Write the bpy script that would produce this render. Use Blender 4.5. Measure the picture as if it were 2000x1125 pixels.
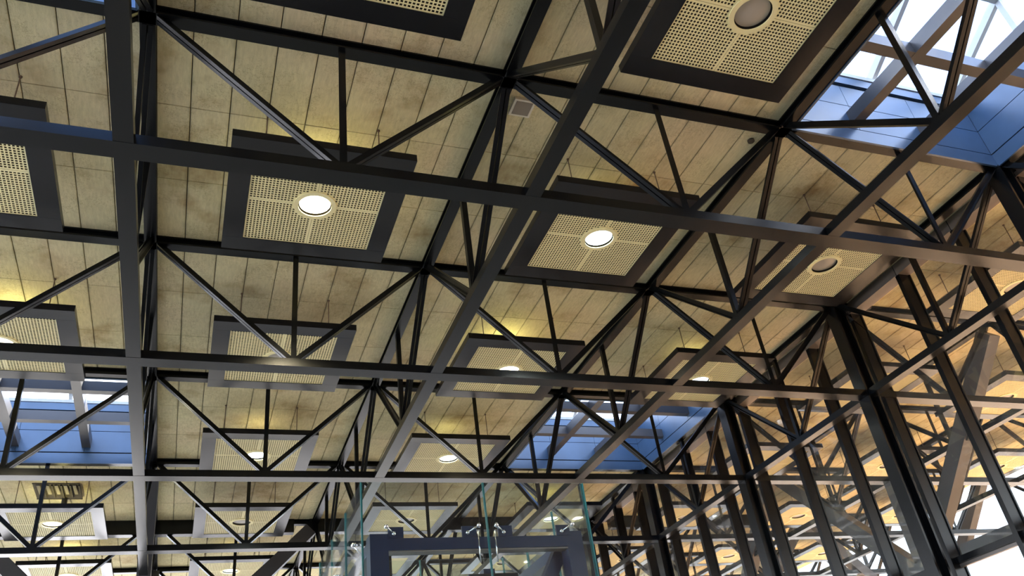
import bpy, math, random
from mathutils import Vector, Matrix
random.seed(7)
scene = bpy.context.scene
for o in list(bpy.data.objects):
    bpy.data.objects.remove(o)

# ------------------------------------------------------------------ units
L = 4.5                      # one structural bay in metres
CAM = (0.216186, -1.567723, -1.868783)     # camera in bays, relative to the top chord level
H0 = 1.6 - CAM[2] * L        # height of the underside of the top chords above the floor
def W(i, j, z=0.0):
    return Vector((i * L, j * L, H0 + z * L))

# ------------------------------------------------------------------ camera
R = [[0.9364872846798001, -0.32849571712252906, -0.12280932157295238],
     [0.08496726070470205, 0.5522728172786693, -0.8293221930609478],
     [0.34025303854836086, 0.766214917061288, 0.545107852292892]]
cd = bpy.data.cameras.new('camera')
cam = bpy.data.objects.new('camera', cd)
scene.collection.objects.link(cam)
cd.sensor_width = 36.0
cd.lens = 36.0 * 1613.278 / 2000.0
cd.clip_start = 0.05
cd.clip_end = 2000
M = Matrix.Identity(4)
for r in range(3):
    M[r][0] = R[0][r]; M[r][1] = -R[1][r]; M[r][2] = -R[2][r]
M.translation = W(*CAM)
cam.matrix_world = M
scene.camera = cam

# ------------------------------------------------------------------ world, sun, exposure
SKY = 2.6
SUN = 14.0
world = bpy.data.worlds.new('world'); scene.world = world
world.use_nodes = True
nt = world.node_tree; nt.nodes.clear()
def N(tree, typ, **kw):
    n = tree.nodes.new(typ)
    for k, v in kw.items():
        setattr(n, k, v)
    return n
tc = N(nt, 'ShaderNodeTexCoord')
sep = N(nt, 'ShaderNodeSeparateXYZ'); nt.links.new(tc.outputs['Generated'], sep.inputs[0])
gr = N(nt, 'ShaderNodeValToRGB'); nt.links.new(sep.outputs['Z'], gr.inputs[0])
gr.color_ramp.elements[0].position = 0.0; gr.color_ramp.elements[0].color = (0.62, 0.78, 1.0, 1)
gr.color_ramp.elements[1].position = 0.8; gr.color_ramp.elements[1].color = (0.16, 0.38, 0.95, 1)
ns = N(nt, 'ShaderNodeTexNoise'); ns.inputs['Scale'].default_value = 3.2; ns.inputs['Detail'].default_value = 7
ns.inputs['Roughness'].default_value = 0.62
nt.links.new(tc.outputs['Generated'], ns.inputs['Vector'])
cr = N(nt, 'ShaderNodeValToRGB'); nt.links.new(ns.outputs['Fac'], cr.inputs[0])
cr.color_ramp.elements[0].position = 0.44; cr.color_ramp.elements[0].color = (0, 0, 0, 1)
cr.color_ramp.elements[1].position = 0.60; cr.color_ramp.elements[1].color = (1, 1, 1, 1)
mx = N(nt, 'ShaderNodeMix', data_type='RGBA')
nt.links.new(cr.outputs['Color'], mx.inputs['Factor'])
nt.links.new(gr.outputs['Color'], mx.inputs['A'])
mx.inputs['B'].default_value = (1.0, 1.0, 1.0, 1)
bg = N(nt, 'ShaderNodeBackground'); bg.inputs['Strength'].default_value = SKY
nt.links.new(mx.outputs['Result'], bg.inputs['Color'])
wo = N(nt, 'ShaderNodeOutputWorld'); nt.links.new(bg.outputs[0], wo.inputs['Surface'])

sd = bpy.data.lights.new('sun', 'SUN'); sd.energy = SUN; sd.angle = math.radians(0.6); sd.color = (1.0, 0.93, 0.82)
sun = bpy.data.objects.new('sun', sd); scene.collection.objects.link(sun)
sun.rotation_euler = Vector((0.66, 0.40, 0.64)).to_track_quat('Z', 'Y').to_euler()
sun.location = (60, -20, 50)

scene.view_settings.view_transform = 'Standard'
scene.view_settings.look = 'None'
scene.view_settings.gamma = 1.0
scene.view_settings.use_curve_mapping = False
scene.view_settings.exposure = 1.52

# ------------------------------------------------------------------ materials
def mat(name, col, rough=0.5, metal=0.0, var=0.0, vscale=3.0, bump=0.0, bscale=40.0, spec=0.5, coat=0.0):
    m = bpy.data.materials.new(name); m.use_nodes = True
    t = m.node_tree; b = t.nodes['Principled BSDF']
    b.inputs['Base Color'].default_value = (*col, 1)
    b.inputs['Roughness'].default_value = rough
    b.inputs['Metallic'].default_value = metal
    b.inputs['Specular IOR Level'].default_value = spec
    b.inputs['Coat Weight'].default_value = coat
    b.inputs['Coat Roughness'].default_value = 0.2
    g = N(t, 'ShaderNodeNewGeometry')
    n = N(t, 'ShaderNodeTexNoise'); n.inputs['Scale'].default_value = vscale; n.inputs['Detail'].default_value = 6
    t.links.new(g.outputs['Position'], n.inputs['Vector'])
    mr = N(t, 'ShaderNodeMapRange'); t.links.new(n.outputs['Fac'], mr.inputs['Value'])
    mr.inputs['From Min'].default_value = 0.25; mr.inputs['From Max'].default_value = 0.75
    mr.inputs['To Min'].default_value = 1 - var; mr.inputs['To Max'].default_value = 1 + var
    vm = N(t, 'ShaderNodeVectorMath', operation='SCALE'); vm.inputs[0].default_value = col
    t.links.new(mr.outputs[0], vm.inputs['Scale']); t.links.new(vm.outputs[0], b.inputs['Base Color'])
    if bump:
        n2 = N(t, 'ShaderNodeTexNoise'); n2.inputs['Scale'].default_value = bscale; n2.inputs['Detail'].default_value = 4
        t.links.new(g.outputs['Position'], n2.inputs['Vector'])
        bp = N(t, 'ShaderNodeBump'); bp.inputs['Strength'].default_value = bump; bp.inputs['Distance'].default_value = 0.01
        t.links.new(n2.outputs['Fac'], bp.inputs['Height']); t.links.new(bp.outputs[0], b.inputs['Normal'])
    return m

MT = {}
MT['steel'] = mat('black_steel_paint', (0.0036, 0.0042, 0.0050), 0.26, var=0.25, vscale=1.2, bump=0.03, bscale=30, spec=0.22)
MT['frame'] = mat('charcoal_frame_paint', (0.0062, 0.0062, 0.0076), 0.25, var=0.18, vscale=0.8, spec=0.28)
MT['grille'] = mat('cream_grille_paint', (0.74, 0.67, 0.36), 0.55, var=0.05)
MT['backing'] = mat('brown_backing', (0.03, 0.021, 0.008), 0.9)
MT['void'] = mat('dark_gap', (0.02, 0.017, 0.013), 0.95)
MT['curb'] = mat('slate_curb_metal', (0.036, 0.075, 0.140), 0.30, metal=0.2, var=0.15, vscale=2.0, spec=0.6)
MT['bar'] = mat('grey_glazing_bar', (0.30, 0.32, 0.34), 0.45, var=0.06)
MT['skybeam'] = mat('grey_skylight_beam', (0.05, 0.048, 0.05), 0.35, var=0.12, spec=0.55)
MT['navy'] = mat('navy_steel_paint', (0.006, 0.013, 0.040), 0.3, var=0.15, spec=0.3)
MT['chrome'] = mat('brushed_stainless', (0.72, 0.72, 0.72), 0.2, metal=1.0)
MT['aluminium'] = mat('grey_channel', (0.12, 0.10, 0.085), 0.45, var=0.08)
MT['floor'] = mat('grey_floor', (0.22, 0.21, 0.185), 0.65, var=0.1, vscale=0.5)
MT['ground'] = mat('tan_paving', (0.45, 0.255, 0.125), 0.9, var=0.15, vscale=0.6)
MT['rod'] = mat('rusty_rod', (0.10, 0.065, 0.04), 0.7)
MT['white'] = mat('white_plastic', (0.62, 0.60, 0.50), 0.5)
MT['greygauze'] = mat('grey_mesh', (0.20, 0.18, 0.145), 0.8)
MT['rust'] = mat('dark_stained_deck', (0.035, 0.028, 0.018), 0.85, var=0.6, vscale=9)
MT['black'] = mat('black_box', (0.008, 0.008, 0.010), 0.4)
MT['strut'] = mat('strut_paint', (0.030, 0.031, 0.036), 0.45, var=0.2, vscale=1.0)

def plank_mat():
    m = bpy.data.materials.new('wood_wool_plank'); m.use_nodes = True
    t = m.node_tree; b = t.nodes['Principled BSDF']; b.inputs['Roughness'].default_value = 0.9
    b.inputs['Specular IOR Level'].default_value = 0.2
    g = N(t, 'ShaderNodeNewGeometry')
    def noise(scale, detail, rough=0.55, vec=None):
        n = N(t, 'ShaderNodeTexNoise'); n.inputs['Scale'].default_value = scale; n.inputs['Detail'].default_value = detail
        n.inputs['Roughness'].default_value = rough
        t.links.new(vec or g.outputs['Position'], n.inputs['Vector']); return n
    # individual tone per plank cell
    sp = N(t, 'ShaderNodeVectorMath', operation='MULTIPLY'); sp.inputs[1].default_value = (9 / L, 3 / L, 0)
    t.links.new(g.outputs['Position'], sp.inputs[0])
    fl = N(t, 'ShaderNodeVectorMath', operation='FLOOR'); t.links.new(sp.outputs[0], fl.inputs[0])
    wn = N(t, 'ShaderNodeTexWhiteNoise'); t.links.new(fl.outputs[0], wn.inputs['Vector'])
    big = noise(0.55, 4)
    r1 = N(t, 'ShaderNodeValToRGB'); t.links.new(big.outputs['Fac'], r1.inputs[0])
    e = r1.color_ramp.elements
    e[0].position = 0.30; e[0].color = (0.46, 0.41, 0.245, 1)
    e[1].position = 0.66; e[1].color = (0.62, 0.535, 0.345, 1)
    k = e.new(0.48); k.color = (0.60, 0.55, 0.335, 1)
    # stretched grain along the plank
    st = N(t, 'ShaderNodeVectorMath', operation='MULTIPLY'); st.inputs[1].default_value = (26, 5, 26)
    t.links.new(g.outputs['Position'], st.inputs[0])
    gr_ = noise(1.0, 5, 0.65, st.outputs[0])
    m1 = N(t, 'ShaderNodeMapRange'); t.links.new(gr_.outputs['Fac'], m1.inputs['Value'])
    m1.inputs['From Min'].default_value = 0.3; m1.inputs['From Max'].default_value = 0.7
    m1.inputs['To Min'].default_value = 0.86; m1.inputs['To Max'].default_value = 1.10
    # dark squiggly pits
    pv = noise(9, 6, 0.7)
    r2 = N(t, 'ShaderNodeValToRGB'); t.links.new(pv.outputs['Fac'], r2.inputs[0])
    e = r2.color_ramp.elements
    e[0].position = 0.488; e[0].color = (1, 1, 1, 1); e[1].position = 0.512; e[1].color = (1, 1, 1, 1)
    k = e.new(0.5); k.color = (0.42, 0.38, 0.30, 1)
    msk = noise(1.7, 3)
    r3 = N(t, 'ShaderNodeValToRGB'); t.links.new(msk.outputs['Fac'], r3.inputs[0])
    r3.color_ramp.elements[0].position = 0.42; r3.color_ramp.elements[1].position = 0.55
    # stains
    sn = noise(0.9, 5, 0.6)
    r4 = N(t, 'ShaderNodeValToRGB'); t.links.new(sn.outputs['Fac'], r4.inputs[0])
    r4.color_ramp.elements[0].position = 0.53; r4.color_ramp.elements[0].color = (1, 1, 1, 1)
    r4.color_ramp.elements[1].position = 0.74; r4.color_ramp.elements[1].color = (0.55, 0.44, 0.33, 1)
    m2 = N(t, 'ShaderNodeMapRange'); t.links.new(wn.outputs['Value'], m2.inputs['Value'])
    m2.inputs['To Min'].default_value = 0.95; m2.inputs['To Max'].default_value = 1.05
    mul = N(t, 'ShaderNodeMath', operation='MULTIPLY'); t.links.new(m1.outputs[0], mul.inputs[0]); t.links.new(m2.outputs[0], mul.inputs[1])
    pit = N(t, 'ShaderNodeMix', data_type='RGBA'); t.links.new(r3.outputs['Color'], pit.inputs['Factor'])
    pit.inputs['A'].default_value = (1, 1, 1, 1); t.links.new(r2.outputs['Color'], pit.inputs['B'])
    a = N(t, 'ShaderNodeMix', data_type='RGBA', blend_type='MULTIPLY'); a.inputs['Factor'].default_value = 1
    t.links.new(r1.outputs['Color'], a.inputs['A']); t.links.new(pit.outputs['Result'], a.inputs['B'])
    c = N(t, 'ShaderNodeMix', data_type='RGBA', blend_type='MULTIPLY'); c.inputs['Factor'].default_value = 1
    t.links.new(a.outputs['Result'], c.inputs['A']); t.links.new(r4.outputs['Color'], c.inputs['B'])
    s = N(t, 'ShaderNodeVectorMath', operation='SCALE'); t.links.new(c.outputs['Result'], s.inputs[0]); t.links.new(mul.outputs[0], s.inputs['Scale'])
    fx = N(t, 'ShaderNodeVectorMath', operation='FRACTION'); t.links.new(sp.outputs[0], fx.inputs[0])
    sx = N(t, 'ShaderNodeSeparateXYZ'); t.links.new(fx.outputs[0], sx.inputs[0])
    ce = N(t, 'ShaderNodeMath', operation='SUBTRACT'); t.links.new(sx.outputs['X'], ce.inputs[0]); ce.inputs[1].default_value = 0.5
    ca = N(t, 'ShaderNodeMath', operation='ABSOLUTE'); t.links.new(ce.outputs[0], ca.inputs[0])
    gn = noise(2.6, 5, 0.65)
    gs = N(t, 'ShaderNodeMath', operation='MULTIPLY_ADD'); t.links.new(gn.outputs['Fac'], gs.inputs[0]); gs.inputs[1].default_value = 0.26; t.links.new(ca.outputs[0], gs.inputs[2])
    gm = N(t, 'ShaderNodeMapRange', interpolation_type='SMOOTHSTEP'); t.links.new(gs.outputs[0], gm.inputs['Value'])
    gm.inputs['From Min'].default_value = 0.54; gm.inputs['From Max'].default_value = 0.68
    gm.inputs['To Min'].default_value = 1.0; gm.inputs['To Max'].default_value = 0.66
    s2 = N(t, 'ShaderNodeVectorMath', operation='SCALE'); t.links.new(s.outputs[0], s2.inputs[0]); t.links.new(gm.outputs[0], s2.inputs['Scale'])
    t.links.new(s2.outputs[0], b.inputs['Base Color'])
    fn = noise(70, 5, 0.7)
    bp = N(t, 'ShaderNodeBump'); bp.inputs['Strength'].default_value = 0.35; bp.inputs['Distance'].default_value = 0.01
    t.links.new(fn.outputs['Fac'], bp.inputs['Height']); t.links.new(bp.outputs[0], b.inputs['Normal'])
    return m
MT['plank'] = plank_mat()

def glass_mat(name, tint, dirt=0.03, ior=1.5):
    m = bpy.data.materials.new(name); m.use_nodes = True
    t = m.node_tree; t.nodes.clear()
    out = N(t, 'ShaderNodeOutputMaterial')
    tr = N(t, 'ShaderNodeBsdfTransparent'); tr.inputs['Color'].default_value = (*tint, 1)
    gl = N(t, 'ShaderNodeBsdfGlossy'); gl.inputs['Roughness'].default_value = 0.02
    ge = N(t, 'ShaderNodeNewGeometry')          # Schlick reflectance, same from both faces of the sheet
    dt = N(t, 'ShaderNodeVectorMath', operation='DOT_PRODUCT'); t.links.new(ge.outputs['Normal'], dt.inputs[0]); t.links.new(ge.outputs['Incoming'], dt.inputs[1])
    ab = N(t, 'ShaderNodeMath', operation='ABSOLUTE'); t.links.new(dt.outputs['Value'], ab.inputs[0])
    om = N(t, 'ShaderNodeMath', operation='SUBTRACT'); om.inputs[0].default_value = 1.0; t.links.new(ab.outputs[0], om.inputs[1])
    pw = N(t, 'ShaderNodeMath', operation='POWER'); t.links.new(om.outputs[0], pw.inputs[0]); pw.inputs[1].default_value = 5.0
    fr = N(t, 'ShaderNodeMath', operation='MULTIPLY_ADD'); t.links.new(pw.outputs[0], fr.inputs[0]); fr.inputs[1].default_value = 0.96; fr.inputs[2].default_value = 0.04
    mxs = N(t, 'ShaderNodeMixShader'); t.links.new(fr.outputs[0], mxs.inputs[0])
    t.links.new(tr.outputs[0], mxs.inputs[1]); t.links.new(gl.outputs[0], mxs.inputs[2])
    df = N(t, 'ShaderNodeBsdfDiffuse'); df.inputs['Color'].default_value = (0.7, 0.68, 0.62, 1)
    g = N(t, 'ShaderNodeNewGeometry')
    n = N(t, 'ShaderNodeTexNoise'); n.inputs['Scale'].default_value = 6; n.inputs['Detail'].default_value = 8; n.inputs['Roughness'].default_value = 0.75
    t.links.new(g.outputs['Position'], n.inputs['Vector'])
    mr = N(t, 'ShaderNodeMapRange'); t.links.new(n.outputs['Fac'], mr.inputs['Value'])
    mr.inputs['From Min'].default_value = 0.35; mr.inputs['From Max'].default_value = 0.75
    mr.inputs['To Min'].default_value = dirt * 0.3; mr.inputs['To Max'].default_value = dirt * 2.0
    m2 = N(t, 'ShaderNodeMixShader'); t.links.new(mr.outputs[0], m2.inputs[0])
    t.links.new(mxs.outputs[0], m2.inputs[1]); t.links.new(df.outputs[0], m2.inputs[2])
    t.links.new(m2.outputs[0], out.inputs['Surface'])
    return m
MT['glass'] = glass_mat('window_glass', (0.93, 0.95, 0.94), 0.02)
MT['skyglass'] = glass_mat('skylight_glass', (0.95, 0.97, 0.99), 0.01)
MT['liftglass'] = glass_mat('lift_glass', (0.93, 0.97, 0.97), 0.008)
MT['glassedge'] = mat('green_glass_edge', (0.03, 0.14, 0.14), 0.15)

def emis(name, col, s):
    m = bpy.data.materials.new(name); m.use_nodes = True
    b = m.node_tree.nodes['Principled BSDF']
    b.inputs['Base Color'].default_value = (0.6, 0.6, 0.56, 1); b.inputs['Roughness'].default_value = 0.3
    b.inputs['Emission Color'].default_value = (*col, 1); b.inputs['Emission Strength'].default_value = s
    return m
MT['lens_warm'] = emis('lit_lens_warm', (1.0, 0.90, 0.66), 6.0)
MT['lens_cool'] = emis('lit_lens_cool', (0.80, 0.95, 1.0), 4.0)
MT['lens_off'] = mat('unlit_lens', (0.34, 0.31, 0.26), 0.35, coat=0.2)

# ------------------------------------------------------------------ mesh helpers
COL = scene.collection
class MB:
    def __init__(s): s.v = []; s.f = []
    def box(s, a, b):
        x0, y0, z0 = (min(a[k], b[k]) for k in range(3)); x1, y1, z1 = (max(a[k], b[k]) for k in range(3))
        n = len(s.v)
        s.v += [(x0,y0,z0),(x1,y0,z0),(x1,y1,z0),(x0,y1,z0),(x0,y0,z1),(x1,y0,z1),(x1,y1,z1),(x0,y1,z1)]
        s.f += [tuple(n+k for k in q) for q in ((3,2,1,0),(4,5,6,7),(0,1,5,4),(1,2,6,5),(2,3,7,6),(3,0,4,7))]
        return s
    def sweep(s, prof, A, B, up=(0,0,1)):
        """closed counter-clockwise 2D profile (side, up) swept from A to B"""
        A = Vector(A); B = Vector(B); d = (B - A).normalized(); up = Vector(up)
        side = d.cross(up).normalized(); u = side.cross(d).normalized()
        n = len(s.v); k = len(prof)
        for P in (A, B):
            for (x, y) in prof:
                s.v.append(tuple(P + side * x + u * y))
        for q in range(k):
            w = (q + 1) % k
            s.f.append((n+q, n+w, n+k+w, n+k+q))
        s.f.append(tuple(n+q for q in reversed(range(k)))); s.f.append(tuple(n+k+q for q in range(k)))
        return s
    def disc_ring(s, c, r0, r1, z0, z1, seg=32):
        n = len(s.v)
        for q in range(seg):
            a = 2*math.pi*q/seg; x, y = math.cos(a), math.sin(a)
            s.v += [(c[0]+r0*x,c[1]+r0*y,z0),(c[0]+r1*x,c[1]+r1*y,z0),(c[0]+r1*x,c[1]+r1*y,z1),(c[0]+r0*x,c[1]+r0*y,z1)]
        for q in range(seg):
            a = n+4*q; b = n+4*((q+1) % seg)
            s.f += [(a,b,b+1,a+1),(a+1,b+1,b+2,a+2),(a+2,b+2,b+3,a+3),(a+3,b+3,b,a)]
        return s
    def cyl(s, A, B, r, seg=10, r2=None):
        prof = [(r*math.cos(2*math.pi*q/seg), r*math.sin(2*math.pi*q/seg)) for q in range(seg)]
        A = Vector(A); B = Vector(B); d = (B-A).normalized()
        up = (0,0,1) if abs(d.z) < 0.9 else (0,1,0)
        return s.sweep(prof, A, B, up)
    def ball(s, c, r, seg=12, rings=8):
        n = len(s.v); c = Vector(c)
        for a in range(rings+1):
            th = math.pi*a/rings
            for q in range(seg):
                ph = 2*math.pi*q/seg
                s.v.append(tuple(c+Vector((r*math.sin(th)*math.cos(ph), r*math.sin(th)*math.sin(ph), r*math.cos(th)))))
        for a in range(rings):
            for q in range(seg):
                s.f.append((n+a*seg+q, n+(a+1)*seg+q, n+(a+1)*seg+(q+1)%seg, n+a*seg+(q+1)%seg))
        return s
    def mesh(s, name, m):
        me = bpy.data.meshes.new(name); me.from_pydata(s.v, [], s.f); me.update()
        me.materials.append(MT[m] if isinstance(m, str) else m)
        return me
    def build(s, name, m, parent=None, smooth=False):
        me = s.mesh(name, m)
        if smooth:
            for p in me.polygons: p.use_smooth = True
        return link(name, me, parent)
def link(name, me, parent=None, loc=None, rz=None):
    o = bpy.data.objects.new(name, me); COL.objects.link(o)
    if parent is not None: o.parent = parent
    if loc is not None: o.location = loc
    if rz is not None: o.rotation_euler = (0, 0, rz)
    return o
def tag(o, label=None, cat=None, group=None, kind=None):
    if label: o['label'] = label
    if cat: o['category'] = cat
    if group: o['group'] = group
    if kind: o['kind'] = kind
    return o
def thing(name, label, cat, loc=(0,0,0), group=None):
    o = bpy.data.objects.new(name, None); COL.objects.link(o); o.location = loc; o.empty_display_size = 0.2
    return tag(o, label, cat, group)

# profiles, in bays (side, up)
def rect(w, h, y0=0.0): return [(-w/2, y0), (w/2, y0), (w/2, y0+h), (-w/2, y0+h)]
def isec(w, h, tf, tw):
    return [(-w/2,0),(w/2,0),(w/2,tf),(tw/2,tf),(tw/2,h-tf),(w/2,h-tf),(w/2,h),(-w/2,h),(-w/2,h-tf),(-tw/2,h-tf),(-tw/2,tf),(-w/2,tf)]
def sc(p): return [(x*L, y*L) for x, y in p]

# ------------------------------------------------------------------ setting: floor, ground
I0, I1, J0, J1 = -4, 3, -6.05, 7
m = MB().box((I0*L, J0*L, -0.3), (3.11*L, (J1+0.0)*L, 0.0)); fl = m.build('floor', 'floor'); tag(fl, 'grey polished hall floor', kind='structure')
m = MB().box((3.11*L, -40*L, -0.6), (60*L, 7*L, -0.305)); gd = m.build('ground', 'ground'); tag(gd, 'tan sunlit paving outside the glazed wall', kind='structure')
m = MB().box((-0.3*L, 7*L, -0.6), (60*L, 60*L, -0.305)); ga = m.build('ground', mat('plaza_shade_tone', (0.20, 0.19, 0.18), 0.9, var=0.1, vscale=0.5)); tag(ga, 'ground beyond the far end, coloured dark for building shade', kind='structure')  # building shade on this side of the plaza, put into the ground colour
m = MB().box((-60*L, 7*L, -0.6), (-0.3*L, 60*L, -0.305)).box((-60*L, -40*L, -0.6), (-4*L, 7*L, -0.305)); gp = m.build('ground', mat('plaza_sunlit_tone', (0.60, 0.58, 0.55), 0.9, var=0.1, vscale=0.5)); tag(gp, 'ground beyond the far end, coloured pale for its sunlit side', kind='structure')  # sunlit side of the same plaza, its brightness put into the paler colour

m = MB().box((-4*L, -6.05*L, 0), (3.11*L, -6*L, H0+0.13*L)); wb = m.build('wall_back_sky_block', mat('dark_sky_block', (0.12, 0.12, 0.12), 0.8)); tag(wb, 'plain dark wall added unseen behind the viewer to block the sky', kind='structure')  # unseen wall added to keep open sky out of the lift glass reflections
# ------------------------------------------------------------------ ceiling slab and planks
CZ = 0.033
SKYL = [(-1,-1),(2,-1),(-1,2),(2,2)]
OUT_I = 6
bays = [(i, j) for i in range(-3, OUT_I) for j in range(-6, 7) if (i, j) not in SKYL and not (i >= 3 and j > 6)]
m = MB()
for (i, j) in bays:
    e0 = 0.2 if i == OUT_I-1 else 0.0
    m.box(W(i, j, CZ+0.008), W(i+1+e0, j+1, CZ+0.10))
ceil = m.build('ceiling', 'void'); tag(ceil, 'flat roof soffit of beige planks between black trusses', kind='structure')
def plank_geo(mb, x0, x1, y0, y1, c=0.006):
    zb = H0 + CZ*L; zt = zb + 0.034; g = 0.0055
    x0 += g; x1 -= g; y0 += g*0.75; y1 -= g*0.75
    n = len(mb.v)
    mb.v += [(x0+c,y0+c*.8,zb),(x1-c,y0+c*.8,zb),(x1-c,y1-c*.8,zb),(x0+c,y1-c*.8,zb),
             (x0,y0,zb+c),(x1,y0,zb+c),(x1,y1,zb+c),(x0,y1,zb+c),(x0,y0,zt),(x1,y0,zt),(x1,y1,zt),(x0,y1,zt)]
    for q in ((3,2,1,0),(0,1,5,4),(1,2,6,5),(2,3,7,6),(3,0,4,7),(4,5,9,8),(5,6,10,9),(6,7,11,10),(7,4,8,11)):
        mb.f.append(tuple(n+k for k in q))
INDIV = [(0,-1),(1,-1),(-1,0),(0,0),(1,0),(2,0),(-1,1),(0,1),(1,1),(2,1),(3,0)]
pm = MB(); plank_geo(pm, 0, L/9, 0, L/3); pmesh = pm.mesh('plank', 'plank')
rest = MB(); npl = 0
for (i, j) in bays:
    if (i, j) in INDIV:
        for a in range(9):
            for b in range(3):
                o = link('plank', pmesh, ceil, (i*L+a*L/9, j*L+b*L/3, random.uniform(-0.0015, 0.0015))); npl += 1
    elif j >= -2:
        for a in range(9 + (2 if i == OUT_I-1 else 0)):
            for b in range(3):
                plank_geo(rest, i*L+a*L/9, i*L+(a+1)*L/9, j*L+b*L/3, j*L+(b+1)*L/3)
o = rest.build('plank_field', 'plank', ceil); tag(o, kind='stuff')

# ------------------------------------------------------------------ trusses
ZB = -0.468
TC = sc(isec(0.040, CZ, 0.006, 0.012))
BC_I = sc(rect(0.056, 0.030)); BC_J = sc(rect(0.044, 0.030, 0.0006))
def dangle(w, h, t, gap):   # two angles back to back, legs up
    g = gap/2
    return [[(-w/2,0),(-g,0),(-g,h),(-g-t,h),(-g-t,t),(-w/2,t)], [(g,0),(w/2,0),(w/2,t),(g+t,t),(g+t,h),(g,h)]]
DG = [sc(p) for p in dangle(0.029, 0.021, 0.0035, 0.004)]
def diag_mesh(axis, s):
    mb = MB()
    ex = Vector((1,0,0)) if axis == 'i' else Vector((0,1,0))
    A = ex*(0.022*s*L) + Vector((0,0,-0.002*L)); B = ex*(0.492*s*L) + Vector((0,0,(ZB+0.022)*L))
    for p in DG: mb.sweep(p, A, B)
    return mb.mesh('diagonal', 'steel')
def vert_mesh(axis):
    mb = MB(); w = 0.019*L; t = 0.003*L
    pr = [(-w/2,-w/2),(w/2,-w/2),(w/2,-w/2+t),(-w/2+t,-w/2+t),(-w/2+t,w/2),(-w/2,w/2)]
    mb.sweep(pr, (0,0,(ZB+0.03)*L), (0,0,0.001*L), (0,1,0) if axis == 'i' else (1,0,0))
    return mb.mesh('vertical', 'steel')
DM = {(a, s): diag_mesh(a, s) for a in 'ij' for s in (1, -1)}
VM = {a: vert_mesh(a) for a in 'ij'}
def truss(axis, k, a0, a1, label, ext=0.0, skip=()):
    base = W(0, k) if axis == 'i' else W(k, 0)
    t = thing('steel_truss', label, 'truss', base, 'black roof trusses running across' if axis == 'i' else 'black roof trusses running away')
    ex = Vector((1,0,0)) if axis == 'i' else Vector((0,1,0))
    top = MB().sweep(TC, ex*(a0*L), ex*((a1+ext)*L)); top.build('top_chord', 'steel', t)
    bot = MB().sweep(BC_I if axis == 'i' else BC_J, ex*(a0*L)+Vector((0,0,ZB*L)), ex*(a1*L)+Vector((0,0,ZB*L))); bot.build('bottom_chord', 'steel', t)
    for q in range(a0, a1):
        link('diagonal', DM[axis, 1], t, ex*(q*L)); link('diagonal', DM[axis, -1], t, ex*((q+1)*L))
        link('vertical', VM[axis], t, ex*((q+0.5)*L))
    return t
TI = {0: 'black steel truss crossing the photo nearest the top, blue-lit at its left end',
      1: 'black steel truss crossing the middle of the photo, second from the top',
      2: 'black steel truss crossing just above the glass lift, third from the top',
      3: 'black steel truss crossing behind the glass lift, fourth from the top',
      4: 'black truss with a deep solid beam along its top, behind the fourth one',
      5: 'farthest black steel truss, just inside the bottom edge of the photo'}
for k in range(0, 6):
    truss('i', k, -3, 6, TI[k], 0.2)
TJ = {-1: 'black steel truss running away at the far left edge of the photo',
      0: 'black steel truss running away seen edge-on, upright in the left of the photo',
      1: 'black steel truss running away through the middle, ending behind the glass lift',
      2: 'black steel truss running away, next one left of the glazed wall',
      3: 'black steel truss running away along the head of the glazed wall',
      4: 'black steel truss outside, first one beyond the glazed wall',
      5: 'black steel truss outside, second one beyond the glazed wall',
      6: 'black steel truss outside along the open canopy edge against the sky'}
for k in range(-1, 7):
    truss('j', k, -2, 6, TJ[k])
tr4 = [o for o in bpy.data.objects if o.get('label') == TI[4]][0]
db = MB()
for a, b in ((-3, 0.86), (0.96, 2.9), (3.2, 6.0)):
    db.box((a*L, -0.030*L, -0.058*L), (b*L, 0.028*L, (CZ-0.001)*L))
tag(db.build('deep_beam', 'steel', tr4), 'deep solid black beam with a pale underside')

# ------------------------------------------------------------------ suspended grille panels
PZ, PT, PH, PG = -0.150, 0.026, 0.267, 0.203        # underside, thickness, half frame, half grille
g1, g0 = PG*L, PH*L
fb = MB().box((-g0, -g0, 0), (g0, -g1, PT*L)); FB_LONG = fb.mesh('frame_board', 'frame')
fb = MB().box((-g0, -g1+0.003, 0), (-g1, g1-0.003, PT*L)); FB_SHORT = fb.mesh('frame_board', 'frame')
def grille_mesh():
    mb = MB(); n = 19; mar = 0.026; size = g1 - mar - 0.012; p = size/n; hw = p*0.33; hh = p*0.31; z = 0.012; dz = 0.004
    rr = 0.066*L
    def quad(x0, y0, x1, y1): 
        if x1-x0 < 1e-6 or y1-y0 < 1e-6: return
        k = len(mb.v); mb.v.extend([(x0,y0,z),(x0,y1,z),(x1,y1,z),(x1,y0,z)]); mb.f.append((k,k+1,k+2,k+3))
    gap = 0.002
    rc = 0.0575*L
    quad(gap, rc, mar, g1); quad(rc, gap, g1, mar); quad(g1-0.012, mar, g1, g1); quad(mar, g1-0.012, g1-0.012, g1)
    for a in range(n):
        for b in range(n):
            x0 = mar+a*p; y0 = mar+b*p; x1 = x0+p; y1 = y0+p; cx = (x0+x1)/2; cy = (y0+y1)/2
            if math.hypot(cx, cy) < rc: continue
            if math.hypot(cx, cy) < rr+p*0.3: quad(x0, y0, x1, y1); continue
            quad(x0, y0, x1, cy-hh); quad(x0, cy+hh, x1, y1); quad(x0, cy-hh, cx-hw, cy+hh); quad(cx+hw, cy-hh, x1, cy+hh)
            k = len(mb.v)
            for zz in (z, z+dz): mb.v.extend([(cx-hw,cy-hh,zz),(cx+hw,cy-hh,zz),(cx+hw,cy+hh,zz),(cx-hw,cy+hh,zz)])
            for q in range(4):
                w = (q+1) % 4; mb.f.append((k+q, k+w, k+4+w, k+4+q))
    return mb.mesh('grille', 'grille')
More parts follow.
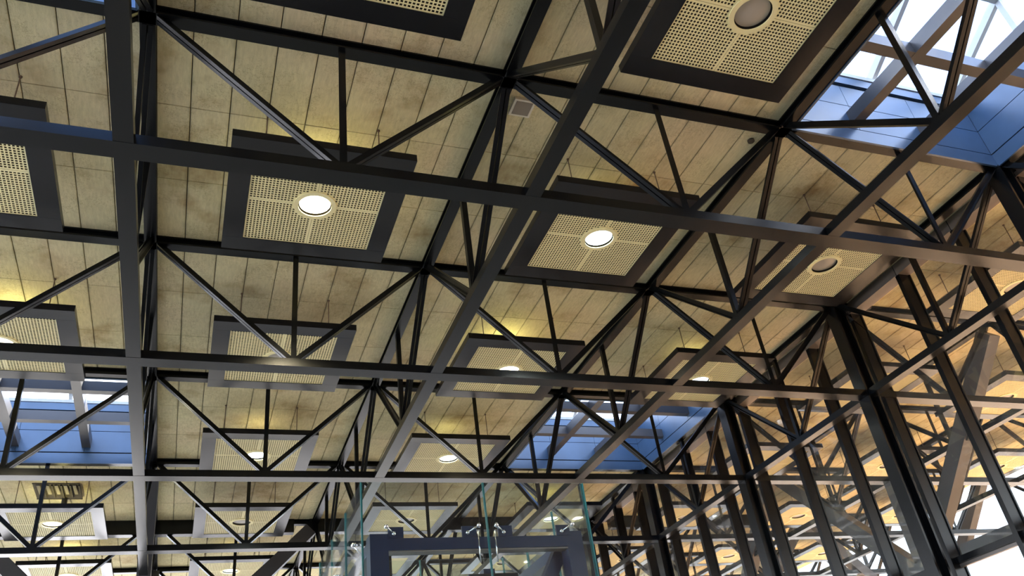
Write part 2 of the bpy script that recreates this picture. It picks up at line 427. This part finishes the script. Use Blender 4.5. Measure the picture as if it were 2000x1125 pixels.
GR = grille_mesh()
bk = MB().box((-g1+0.001, -g1+0.001, 0.050), (g1-0.001, g1-0.001, 0.056)).box((-g0+0.01, -g0+0.01, PT*L-0.012), (g0-0.01, g0-0.01, PT*L-0.002)); BK = bk.mesh('backing_board', 'backing')
rg = MB().disc_ring((0,0), 0.0515*L, 0.066*L, -0.004, 0.0125, 40); RG = rg.mesh('trim_ring', 'grille')
for p_ in RG.polygons: p_.use_smooth = False
def lens_mesh(m):
    mb = MB(); seg = 36; r = 0.0485*L; n = 6; zc = 0.022
    mb.v.append((0,0,zc))
    for a in range(1, n+1):
        rr = r*a/n; z = zc+0.020*(a/n)**2
        for q in range(seg): mb.v.append((rr*math.cos(2*math.pi*q/seg), rr*math.sin(2*math.pi*q/seg), z))
    for q in range(seg): mb.f.append((0, 1+(q+1)%seg, 1+q))
    for a in range(n-1):
        for q in range(seg):
            mb.f.append((1+a*seg+q, 1+a*seg+(q+1)%seg, 1+(a+1)*seg+(q+1)%seg, 1+(a+1)*seg+q))
    me = mb.mesh('lens', m)
    for p_ in me.polygons: p_.use_smooth = True
    return me
LENS = {k: lens_mesh('lens_'+k) for k in ('warm','cool','off')}
hs = MB().disc_ring((0,0), 0.0, 0.0555*L, 0.046, PT*L+0.10, 24); HOUS = hs.mesh('lamp_housing', 'void')
rd = MB().cyl((0,0,PT*L-0.01), (0,0,(CZ-PZ)*L+0.004), 0.009, 6).cyl((0,0,PT*L-0.01),(0,0,PT*L+0.02),0.02,6).cyl((0,0,(CZ-PZ)*L-0.02),(0,0,(CZ-PZ)*L+0.004),0.022,6); RD = rd.mesh('hanger_rod', 'rod')
LIT = {(0,0):'warm',(1,0):'cool',(-1,1):'warm',(1,1):'warm',(2,1):'cool',(0,2):'cool',(1,2):'cool',(-1,3):'warm',(2,3):'cool',(0,4):'cool',(-1,4):'warm',(0,-2):'warm',(1,-2):'cool'}
ROW = {-1:'top row',0:'second row',1:'third row',2:'fourth row',3:'fifth row',4:'sixth row',5:'seventh row'}
COLN = {-2:'far-left hidden column',-1:'left-edge column',0:'second column from left',1:'third column from left',2:'fourth column, beside the glazed wall',
        3:'outside, first bay past the glass',4:'outside, second bay past the glass',5:'outside, third bay past the glass'}
GLOW = 9.0
def panel(i, j, lit):
    c = W(i+0.5+(0.05 if i >= 3 else 0.0), j+0.5, PZ)
    st = 'lit' if lit != 'off' else 'unlit'
    t = thing('grille_panel', 'hanging cream grille panel with %s round lamp, %s, %s' % (st, ROW[j], COLN[i]), 'grille panel', c, 'suspended grille panels')
    for rz in (0, math.pi): link('frame_board', FB_LONG, t, None, rz); link('frame_board', FB_SHORT, t, None, rz)
    for q in range(4): link('grille', GR, t, None, q*math.pi/2)
    link('backing_board', BK, t)
    d = link('lamp_housing', HOUS, t); link('trim_ring', RG, d); ln = link('lens', LENS[lit], d)
    tag(ln, 'glowing round lens' if lit != 'off' else 'dull grey unlit lens')
    for a in (-1, 1):
        for b in (-1, 1): link('hanger_rod', RD, t, (a*0.17*L, b*0.19*L, 0))
    if lit != 'off':
        col = (1.0, 0.86, 0.55) if lit == 'warm' else (0.86, 0.95, 0.9)
        ld = bpy.data.lights.new('lamp_light', 'SPOT'); ld.energy = 260; ld.color = col; ld.spot_size = math.radians(120); ld.shadow_soft_size = 0.18
        lo = bpy.data.objects.new('lamp_light', ld); COL.objects.link(lo); lo.parent = d; lo.location = (0,0,-0.02)
        # light leaking out of the top of the lamp housing
        ld = bpy.data.lights.new('lamp_spill', 'POINT'); ld.energy = GLOW*(1.0 if lit == 'warm' else 0.35); ld.color = (1.0, 0.88, 0.34); ld.shadow_soft_size = 0.08
        lo = bpy.data.objects.new('lamp_spill', ld); COL.objects.link(lo); lo.parent = d; lo.location = (0,0,PT*L+0.2)
    return t
def in_frame(p, m=120):          # leave out panels that the photograph shows nothing of
    d = p - W(*CAM); c = [sum(R[k][q]*d[q] for q in range(3)) for k in range(3)]
    return c[2] > 0 and -m < 1000+1613.278*c[0]/c[2] < 2000+m and -m < 562.5+1613.278*c[1]/c[2] < 1125+m
for j in range(-1, 6):
    for i in range(-1, 6):
        if (i, j) in SKYL or (j == 5 and i < 2): continue
        if any(in_frame(W(i+0.5+a, j+0.5+b, PZ)) for a in (-PH, PH, 0) for b in (-PH, PH, 0)): panel(i, j, LIT.get((i, j), 'off'))

# ------------------------------------------------------------------ skylights
def skylight(i, j, label):
    t = thing('skylight', label, 'skylight', W(i, j), 'roof skylights')
    def w(a, b, z): return Vector((a*L, b*L, z*L))
    e = 0.024; zt = 0.35
    sides = [((e,e),(1-e,e),(0,1)), ((1-e,e),(1-e,1-e),(-1,0)), ((1-e,1-e),(e,1-e),(0,-1)), ((e,1-e),(e,e),(1,0))]
    for (a, b, n) in sides:
        a = Vector((*a, 0)); b = Vector((*b, 0)); n = Vector((*n, 0)); d = b-a
        def slab(name, u0, u1, z0, z1, off, th, m):
            p = a+d*u0+n*off; q = a+d*u1-n*th
            mb = MB().box(w(p.x, p.y, z0), w(q.x, q.y, z1)); return mb.build(name, m, t)
        slab('curb_core', -0.02, 1.02, 0.034, zt, -0.006, 0.016, 'void')
        slab('skirt', 0, 1, -0.004, 0.052, 0.004, 0.004, 'curb')
        for q in range(3):
            slab('curb_panel', q/3+0.001, (q+1)/3-0.001, 0.060, 0.178, 0.0, 0.006, 'curb')
            slab('curb_panel', q/3+0.001, (q+1)/3-0.001, 0.181, 0.285, 0.0, 0.006, 'curb')
        slab('top_rail', 0, 1, 0.295, 0.335, 0.008, 0.006, 'curb')
        slab('sill_bar', 0, 1, 0.337, 0.355, 0.012, 0.006, 'bar')
    for u in (1/3, 2/3):
        MB().sweep(sc(rect(0.042, 0.055)), w(u, e, 0.085), w(u, 1-e, 0.085)).build('beam', 'skybeam', t)
        MB().sweep(sc(rect(0.040, 0.050)), w(e, u, 0.086), w(1-e, u, 0.086)).build('beam', 'skybeam', t)
    def sl(y): return zt + 0.01 + (0.5-abs(y-0.5))*0.55
    for u in (0.035, 0.55, 0.965):
        for s in (0, 1):
            MB().sweep(sc(rect(0.020, 0.035)), w(u, s, sl(s)), w(u, 0.5, sl(0.5))).build('rafter', 'bar', t)
        if u != 0.55:
            for y in (0.35, 0.65): MB().sweep(sc(rect(0.018, 0.02, -0.01)), w(u, y, zt), w(u, y, sl(y)), (0,1,0)).build('post', 'bar', t)
    for y in (0.35, 0.5, 0.65):
        MB().sweep(sc(rect(0.020, 0.022)), w(0.02, y, sl(y)), w(0.98, y, sl(y))).build('purlin', 'bar', t)
    for (u0, u1) in ((0.035, 0.55), (0.55, 0.965)):
        for s in (0, 1):
            for (y0, y1) in ((0.0, 0.35), (0.35, 0.5)):
                ya, yb = (y0, y1) if s == 0 else (1-y0, 1-y1)
                mb = MB(); mb.v = [tuple(w(u0, ya, sl(ya)+0.034)), tuple(w(u1, ya, sl(ya)+0.034)), tuple(w(u1, yb, sl(yb)+0.034)), tuple(w(u0, yb, sl(yb)+0.034))]; mb.f = [(0,1,2,3)]
                mb.build('pane', 'skyglass', t)
    for u in (0.03, 0.97):
        mb = MB(); mb.v = [tuple(w(u, 0.0, zt)), tuple(w(u, 1.0, zt)), tuple(w(u, 0.5, sl(0.5)+0.03))]; mb.f = [(0,1,2)]
        mb.build('pane', 'skyglass', t)
    return t
skylight(2, -1, 'glazed skylight with blue-lit metal curb in the top right corner')
skylight(-1, 2, 'glazed skylight with blue-lit curb at the left edge')
skylight(2, 2, 'glazed skylight with blue-lit curb in the middle, above the glass lift')
skylight(-1, -1, 'glazed skylight of which only a sliver shows in the top left corner')

# ------------------------------------------------------------------ columns and glazed wall on the right
def column(j, label):
    t = thing('steel_column', label, 'column', Vector((3*L, j*L, 0)), 'steel columns along the glazed wall')
    w = 0.062*L; d = 0.066*L; tf = 0.010*L
    for s in (-1, 1):
        MB().box((s*d/2, -w/2, 0), (s*(d/2-tf), w/2, H0)).build('flange', 'steel', t)
    MB().box((-d/2+tf, -0.008*L, 0), (d/2-tf, 0.008*L, H0)).build('web', 'steel', t)
ORD = {0:'nearest, at the right edge', 1:'second', 2:'third, with a blue-lit face', 3:'fourth', 4:'fifth', 5:'sixth and farthest'}
for j in range(0, 6):
    column(j, 'black steel column on the glazed wall line, %s counting from the camera' % ORD[j])
GI = 3.11
wr = bpy.data.objects.new('wall_right', None); COL.objects.link(wr); wr.location = (GI*L, 0, 0); tag(wr, 'glazed curtain wall with deep black mullions', kind='structure')
mm = MB().box((-0.030*L, -0.011*L, 0), (0.026*L, 0.011*L, H0-0.012*L)).box((0.026*L, -0.016*L, 0), (0.034*L, 0.016*L, H0-0.012*L)).mesh('mullion', 'steel')
js = [q/3 for q in range(-6, 19)]
for y in js: link('mullion', mm, wr, (0, y*L, 0))
TRZ = [H0-1.19*L, H0-1.9*L]
for z in TRZ:
    for y0, y1 in zip(js[:-1], js[1:]):
        MB().box((-0.012*L, (y0+0.011)*L, z-0.012*L), (0.026*L, (y1-0.011)*L, z+0.012*L)).build('transom', 'steel', wr)
        MB().box((0.004*L, (y0+0.011)*L, z-0.026*L), (0.022*L, (y1-0.011)*L, z-0.013*L)).build('transom_trim', 'aluminium', wr)
for y0, y1 in zip(js[:-1], js[1:]):
    for z0, z1 in ((0.02, TRZ[1]), (TRZ[1], TRZ[0]), (TRZ[0], H0-0.03*L)):
        MB().box((0.026*L-0.006, (y0+0.012)*L, z0), (0.026*L+0.006, (y1-0.012)*L, z1)).build('pane', 'glass', wr)
    MB().box((-0.034*L, (y0+0.002)*L, H0-0.020*L), (0.034*L, (y1-0.002)*L, H0+(CZ-0.001)*L)).build('head_channel', 'aluminium', wr)

# ------------------------------------------------------------------ branching columns
def tree(i, j, label, branches, post=False):
    t = thing('branching_column', label, 'column', Vector((i*L, j*L, 0)), 'branching tree columns')
    zf = H0-0.93*L
    MB().sweep(sc(isec(0.10, 0.10, 0.015, 0.03)), (0,-0.05*L,-0.3), (0,-0.05*L,zf), (0,1,0)).build('trunk', 'strut', t)
    if post: MB().box((-0.03*L, -0.03*L, zf), (0.03*L, 0.03*L, H0+ZB*L)).build('post', 'strut', t)
    for (a, b) in branches:
        d = Vector((a, b, 0))
        MB().sweep(sc(rect(0.072, 0.085, -0.0425)), d*(0.02*L)+Vector((0,0,zf-0.05*L)), d*(0.97*L)+Vector((0,0,H0-0.035*L))).build('branch', 'strut', t)
tree(0, 4, 'black branching column in the hall, its arms spreading at the lower left', [(1,0),(-1,0),(0,-1),(0,1)])
tree(4, 2, 'big branching column outside the glass, arms spreading at the right', [(0,-1),(0,1)], True)
tree(4, 4, 'branching column outside the glass, low in the photo behind the mullions', [(1,0),(0,-1),(0,1)])
tree(6, 4, 'branching column at the canopy edge against the bright sky', [(-1,0),(0,-1),(0,1)])
bm = MB().box((3.28*L, -2*L, H0-1.15*L), (3.32*L, 3*L, H0-1.095*L)).build('outdoor_beam', 'strut'); tag(bm, 'thick dark beam just outside the glass, above the transom', 'beam')

# ------------------------------------------------------------------ glass lift shaft
def lift():
    x0, x1, y0, y1 = 0.559*L, 1.098*L, 0.172*L, 0.776*L; zt = H0-1.19*L; xm = 0.843*L
    t = thing('glass_lift_shaft', 'frameless glass lift shaft with navy steel frame and chrome fittings', 'lift shaft', ((x0+x1)/2, (y0+y1)/2, 0))
    off = Vector(((x0+x1)/2, (y0+y1)/2, 0))
    def bx(name, a, b, m): return MB().box(Vector(a)-off, Vector(b)-off).build(name, m, t)
    th = 0.019
    def pane(a, b):
        g = bx('glass_pane', (a[0], a[1], 0.05), (b[0], b[1], zt), 'liftglass')
        # polished green edges of the pane
        dx = abs(b[0]-a[0]); k = 0.003
        mb = MB()
        A = Vector((*a, 0))-off; B = Vector((*b, 0))-off
        if dx > 0.1:
            for x in (A.x, B.x): mb.box((x-k, A.y-0.001, 0.05), (x+k, B.y+0.001, zt))
        else:
            for y in (A.y, B.y): mb.box((A.x-0.001, y-k, 0.05), (B.x+0.001, y+k, zt))
        mb.build('pane_edge', 'glassedge', g)
    pane((x0, y0), (xm-0.006, y0+th)); pane((xm+0.006, y0), (x1, y0+th))
    ys = [y0+0.03, y0+0.204*L, y0+0.404*L, y1]
    for a, b in zip(ys[:-1], ys[1:]):
        pane((x0, a), (x0+th, b-0.012)); pane((x1-th, a), (x1, b-0.012))
    pane((x0, y1-th), (xm-0.006, y1)); pane((xm+0.006, y1-th), (x1, y1))
    # steel frame inside
    fx0, fx1, fy0, fy1 = 0.60*L, 1.062*L, 0.212*L, 0.735*L; p = 0.040*L; zb = H0-1.31*L; hb = 0.026*L
    for x in (fx0, fx1):
        for y in (fy0, fy1): bx('post', (x-p/2, y-p/2, 0), (x+p/2, y+p/2, zb+0.01*L), 'navy')
    for z in (zb, zb-0.46*L):
        bx('beam', (fx0+p/2, fy0-p/2, z-hb), (fx1-p/2, fy0+p/2, z), 'navy'); bx('beam', (fx0+p/2, fy1-p/2, z-hb), (fx1-p/2, fy1+p/2, z), 'navy')
        for x in (fx0, fx1): bx('beam', (x-p/2, fy0+p/2, z-hb), (x+p/2, fy1-p/2, z), 'navy')
    bx('pit_light_strip', (fx0+p/2, fy0-p/2, zb-hb-0.02), (fx1-p/2, fy0, zb-hb-0.004), 'aluminium')
    def brace(a, b, w=0.03): MB().sweep(sc(rect(w, w, -w/2)), Vector(a)-off, Vector(b)-off).build('brace', 'navy', t)
    brace((fx1-0.02*L, fy0+p, zb-hb), (fx0+0.19*L, fy0+p, zb-0.44*L)); brace((fx0, fy1, zb-hb), (fx1, fy1, zb-0.44*L))
    bx('rail', (xm-0.02*L, fy1-0.02*L, 0), (xm+0.02*L, fy1, zb), 'navy')
    mbx = bx('motor_box', (0.87*L, 0.42*L, zb-0.075*L), (1.0*L, 0.52*L, zb-0.02*L), 'black')
    mb = MB()
    for q in range(5): mb.box(Vector(((0.885+q*0.022)*L, 0.42*L-0.012, zb-0.05*L))-off, Vector(((0.890+q*0.022)*L, 0.42*L+0.002, zb-0.045*L))-off)
    mb.build('bolt_row', 'white', mbx)
    bx('hanger', (0.92*L, 0.45*L, zb-0.02*L), (0.95*L, 0.48*L, zb), 'navy')
    # point fixings: rod from steel plate to glass
    def fix(g, s):
        g = Vector(g)-off; s = Vector(s)-off
        r = MB().cyl(g, s, 0.009, 10).build('glass_fixing', 'chrome', t, True)
        MB().ball(g, 0.022, 14, 10).build('fixing_disc', 'chrome', r, True); MB().ball(s, 0.022, 12, 8).build('fixing_boss', 'chrome', r, True)
        return r
    zg = H0-1.291*L
    for gx, sx in ((0.612, 0.632), (0.822, 0.800), (0.864, 0.886), (1.052, 1.030)):
        fix((gx*L, y0-0.01, zg), (sx*L, fy0-p/2-0.02, zb+0.008*L))
        bx('fixing_plate', ((sx-0.012)*L, fy0-p/2-0.01, zb), ((sx+0.022)*L, fy0-p/2+0.012, zb+0.024*L), 'navy')
    for yy in (0.26, 0.5, 0.7):
        fix((x0-0.01, yy*L, zg-0.05), (fx0-p/2, yy*L, zb-0.02*L)); fix((x1+0.01, yy*L, zg-0.05), (fx1+p/2, yy*L, zb-0.02*L))
    for s in (-1, 1):
        MB().cyl(Vector((xm+s*0.02*L, y0+th+0.03, zb+0.01*L))-off, Vector((xm+s*0.02*L, y0+th+0.03, zb-0.06*L))-off, 0.007, 8).build('edge_clamp', 'chrome', t, True)
lift()

# ------------------------------------------------------------------ small ceiling things
t = thing('speaker_box', 'small square cream box with grey face on the ceiling by the truss joint', 'speaker', W(1.087, 0.110, CZ))
a = 0.035*L
mb = MB().box((-a, -a, -0.05), (a, a, 0.004)); mb.build('housing', 'white', t)
MB().box((-a*0.78, -a*0.78, -0.056), (a*0.78, a*0.78, -0.048)).build('face', 'greygauze', t)
t.rotation_euler = (0, 0, 0)
mb = MB().disc_ring((0,0), 0.0, 0.055, -0.03, 0.004, 20); o = mb.build('smoke_detector', 'rust'); o.location = W(1.938, 0.087, CZ)
tag(o, 'small round brown smoke detector on the ceiling near the top right skylight', 'detector')
for (i, j) in ((2.72, 1.62), (0.5, 4.2), (3.62, 0.28)):
    mb = MB().disc_ring((0,0), 0.0, 0.06, -0.035, 0.004, 20).disc_ring((0,0), 0.06, 0.075, -0.012, 0.004, 20); o = mb.build('smoke_detector', 'white'); o.location = W(i, j, CZ)
    tag(o, {2.72:'small round cream detector on the ceiling beside the glazed wall', 0.5:'small round cream detector on the ceiling near the bottom left', 3.62:'small round detector on the soffit just outside the glass'}[i], 'detector')
# dark opening in the soffit at the far left
t = thing('stained_opening', 'dark stained opening in the ceiling with hanging pale clips, lower left', 'opening', W(-0.498, 3.47, CZ))
hw, hd = 0.115*L, 0.118*L
MB().box((-hw, -hd, -0.012), (hw, hd, 0.002)).build('stained_deck', 'rust', t)
for s in (-1, 1):
    MB().box((-hw-0.01, s*hd-0.012, -0.02), (hw+0.01, s*hd+0.012, 0.002)).build('edge_board', 'rust', t)
for q in range(5):
    x = -hw*0.78+q*hw*0.39
    MB().sweep([(-0.035,-0.008),(0.035,-0.008),(0.045,0.008),(-0.045,0.008)], (x, -hd*0.85, -0.03), (x+0.03, hd*0.05, -0.07)).build('clip', 'greygauze', t)
    MB().box((x+0.09, -hd*0.9, -0.05), (x+0.13, hd*0.7, -0.012)).build('rib', 'rust', t)
MB().cyl((0.12, hd*0.9, -0.2), (0.12, hd*0.9, 0.0), 0.07, 10).build('cable_stub', 'black', t)
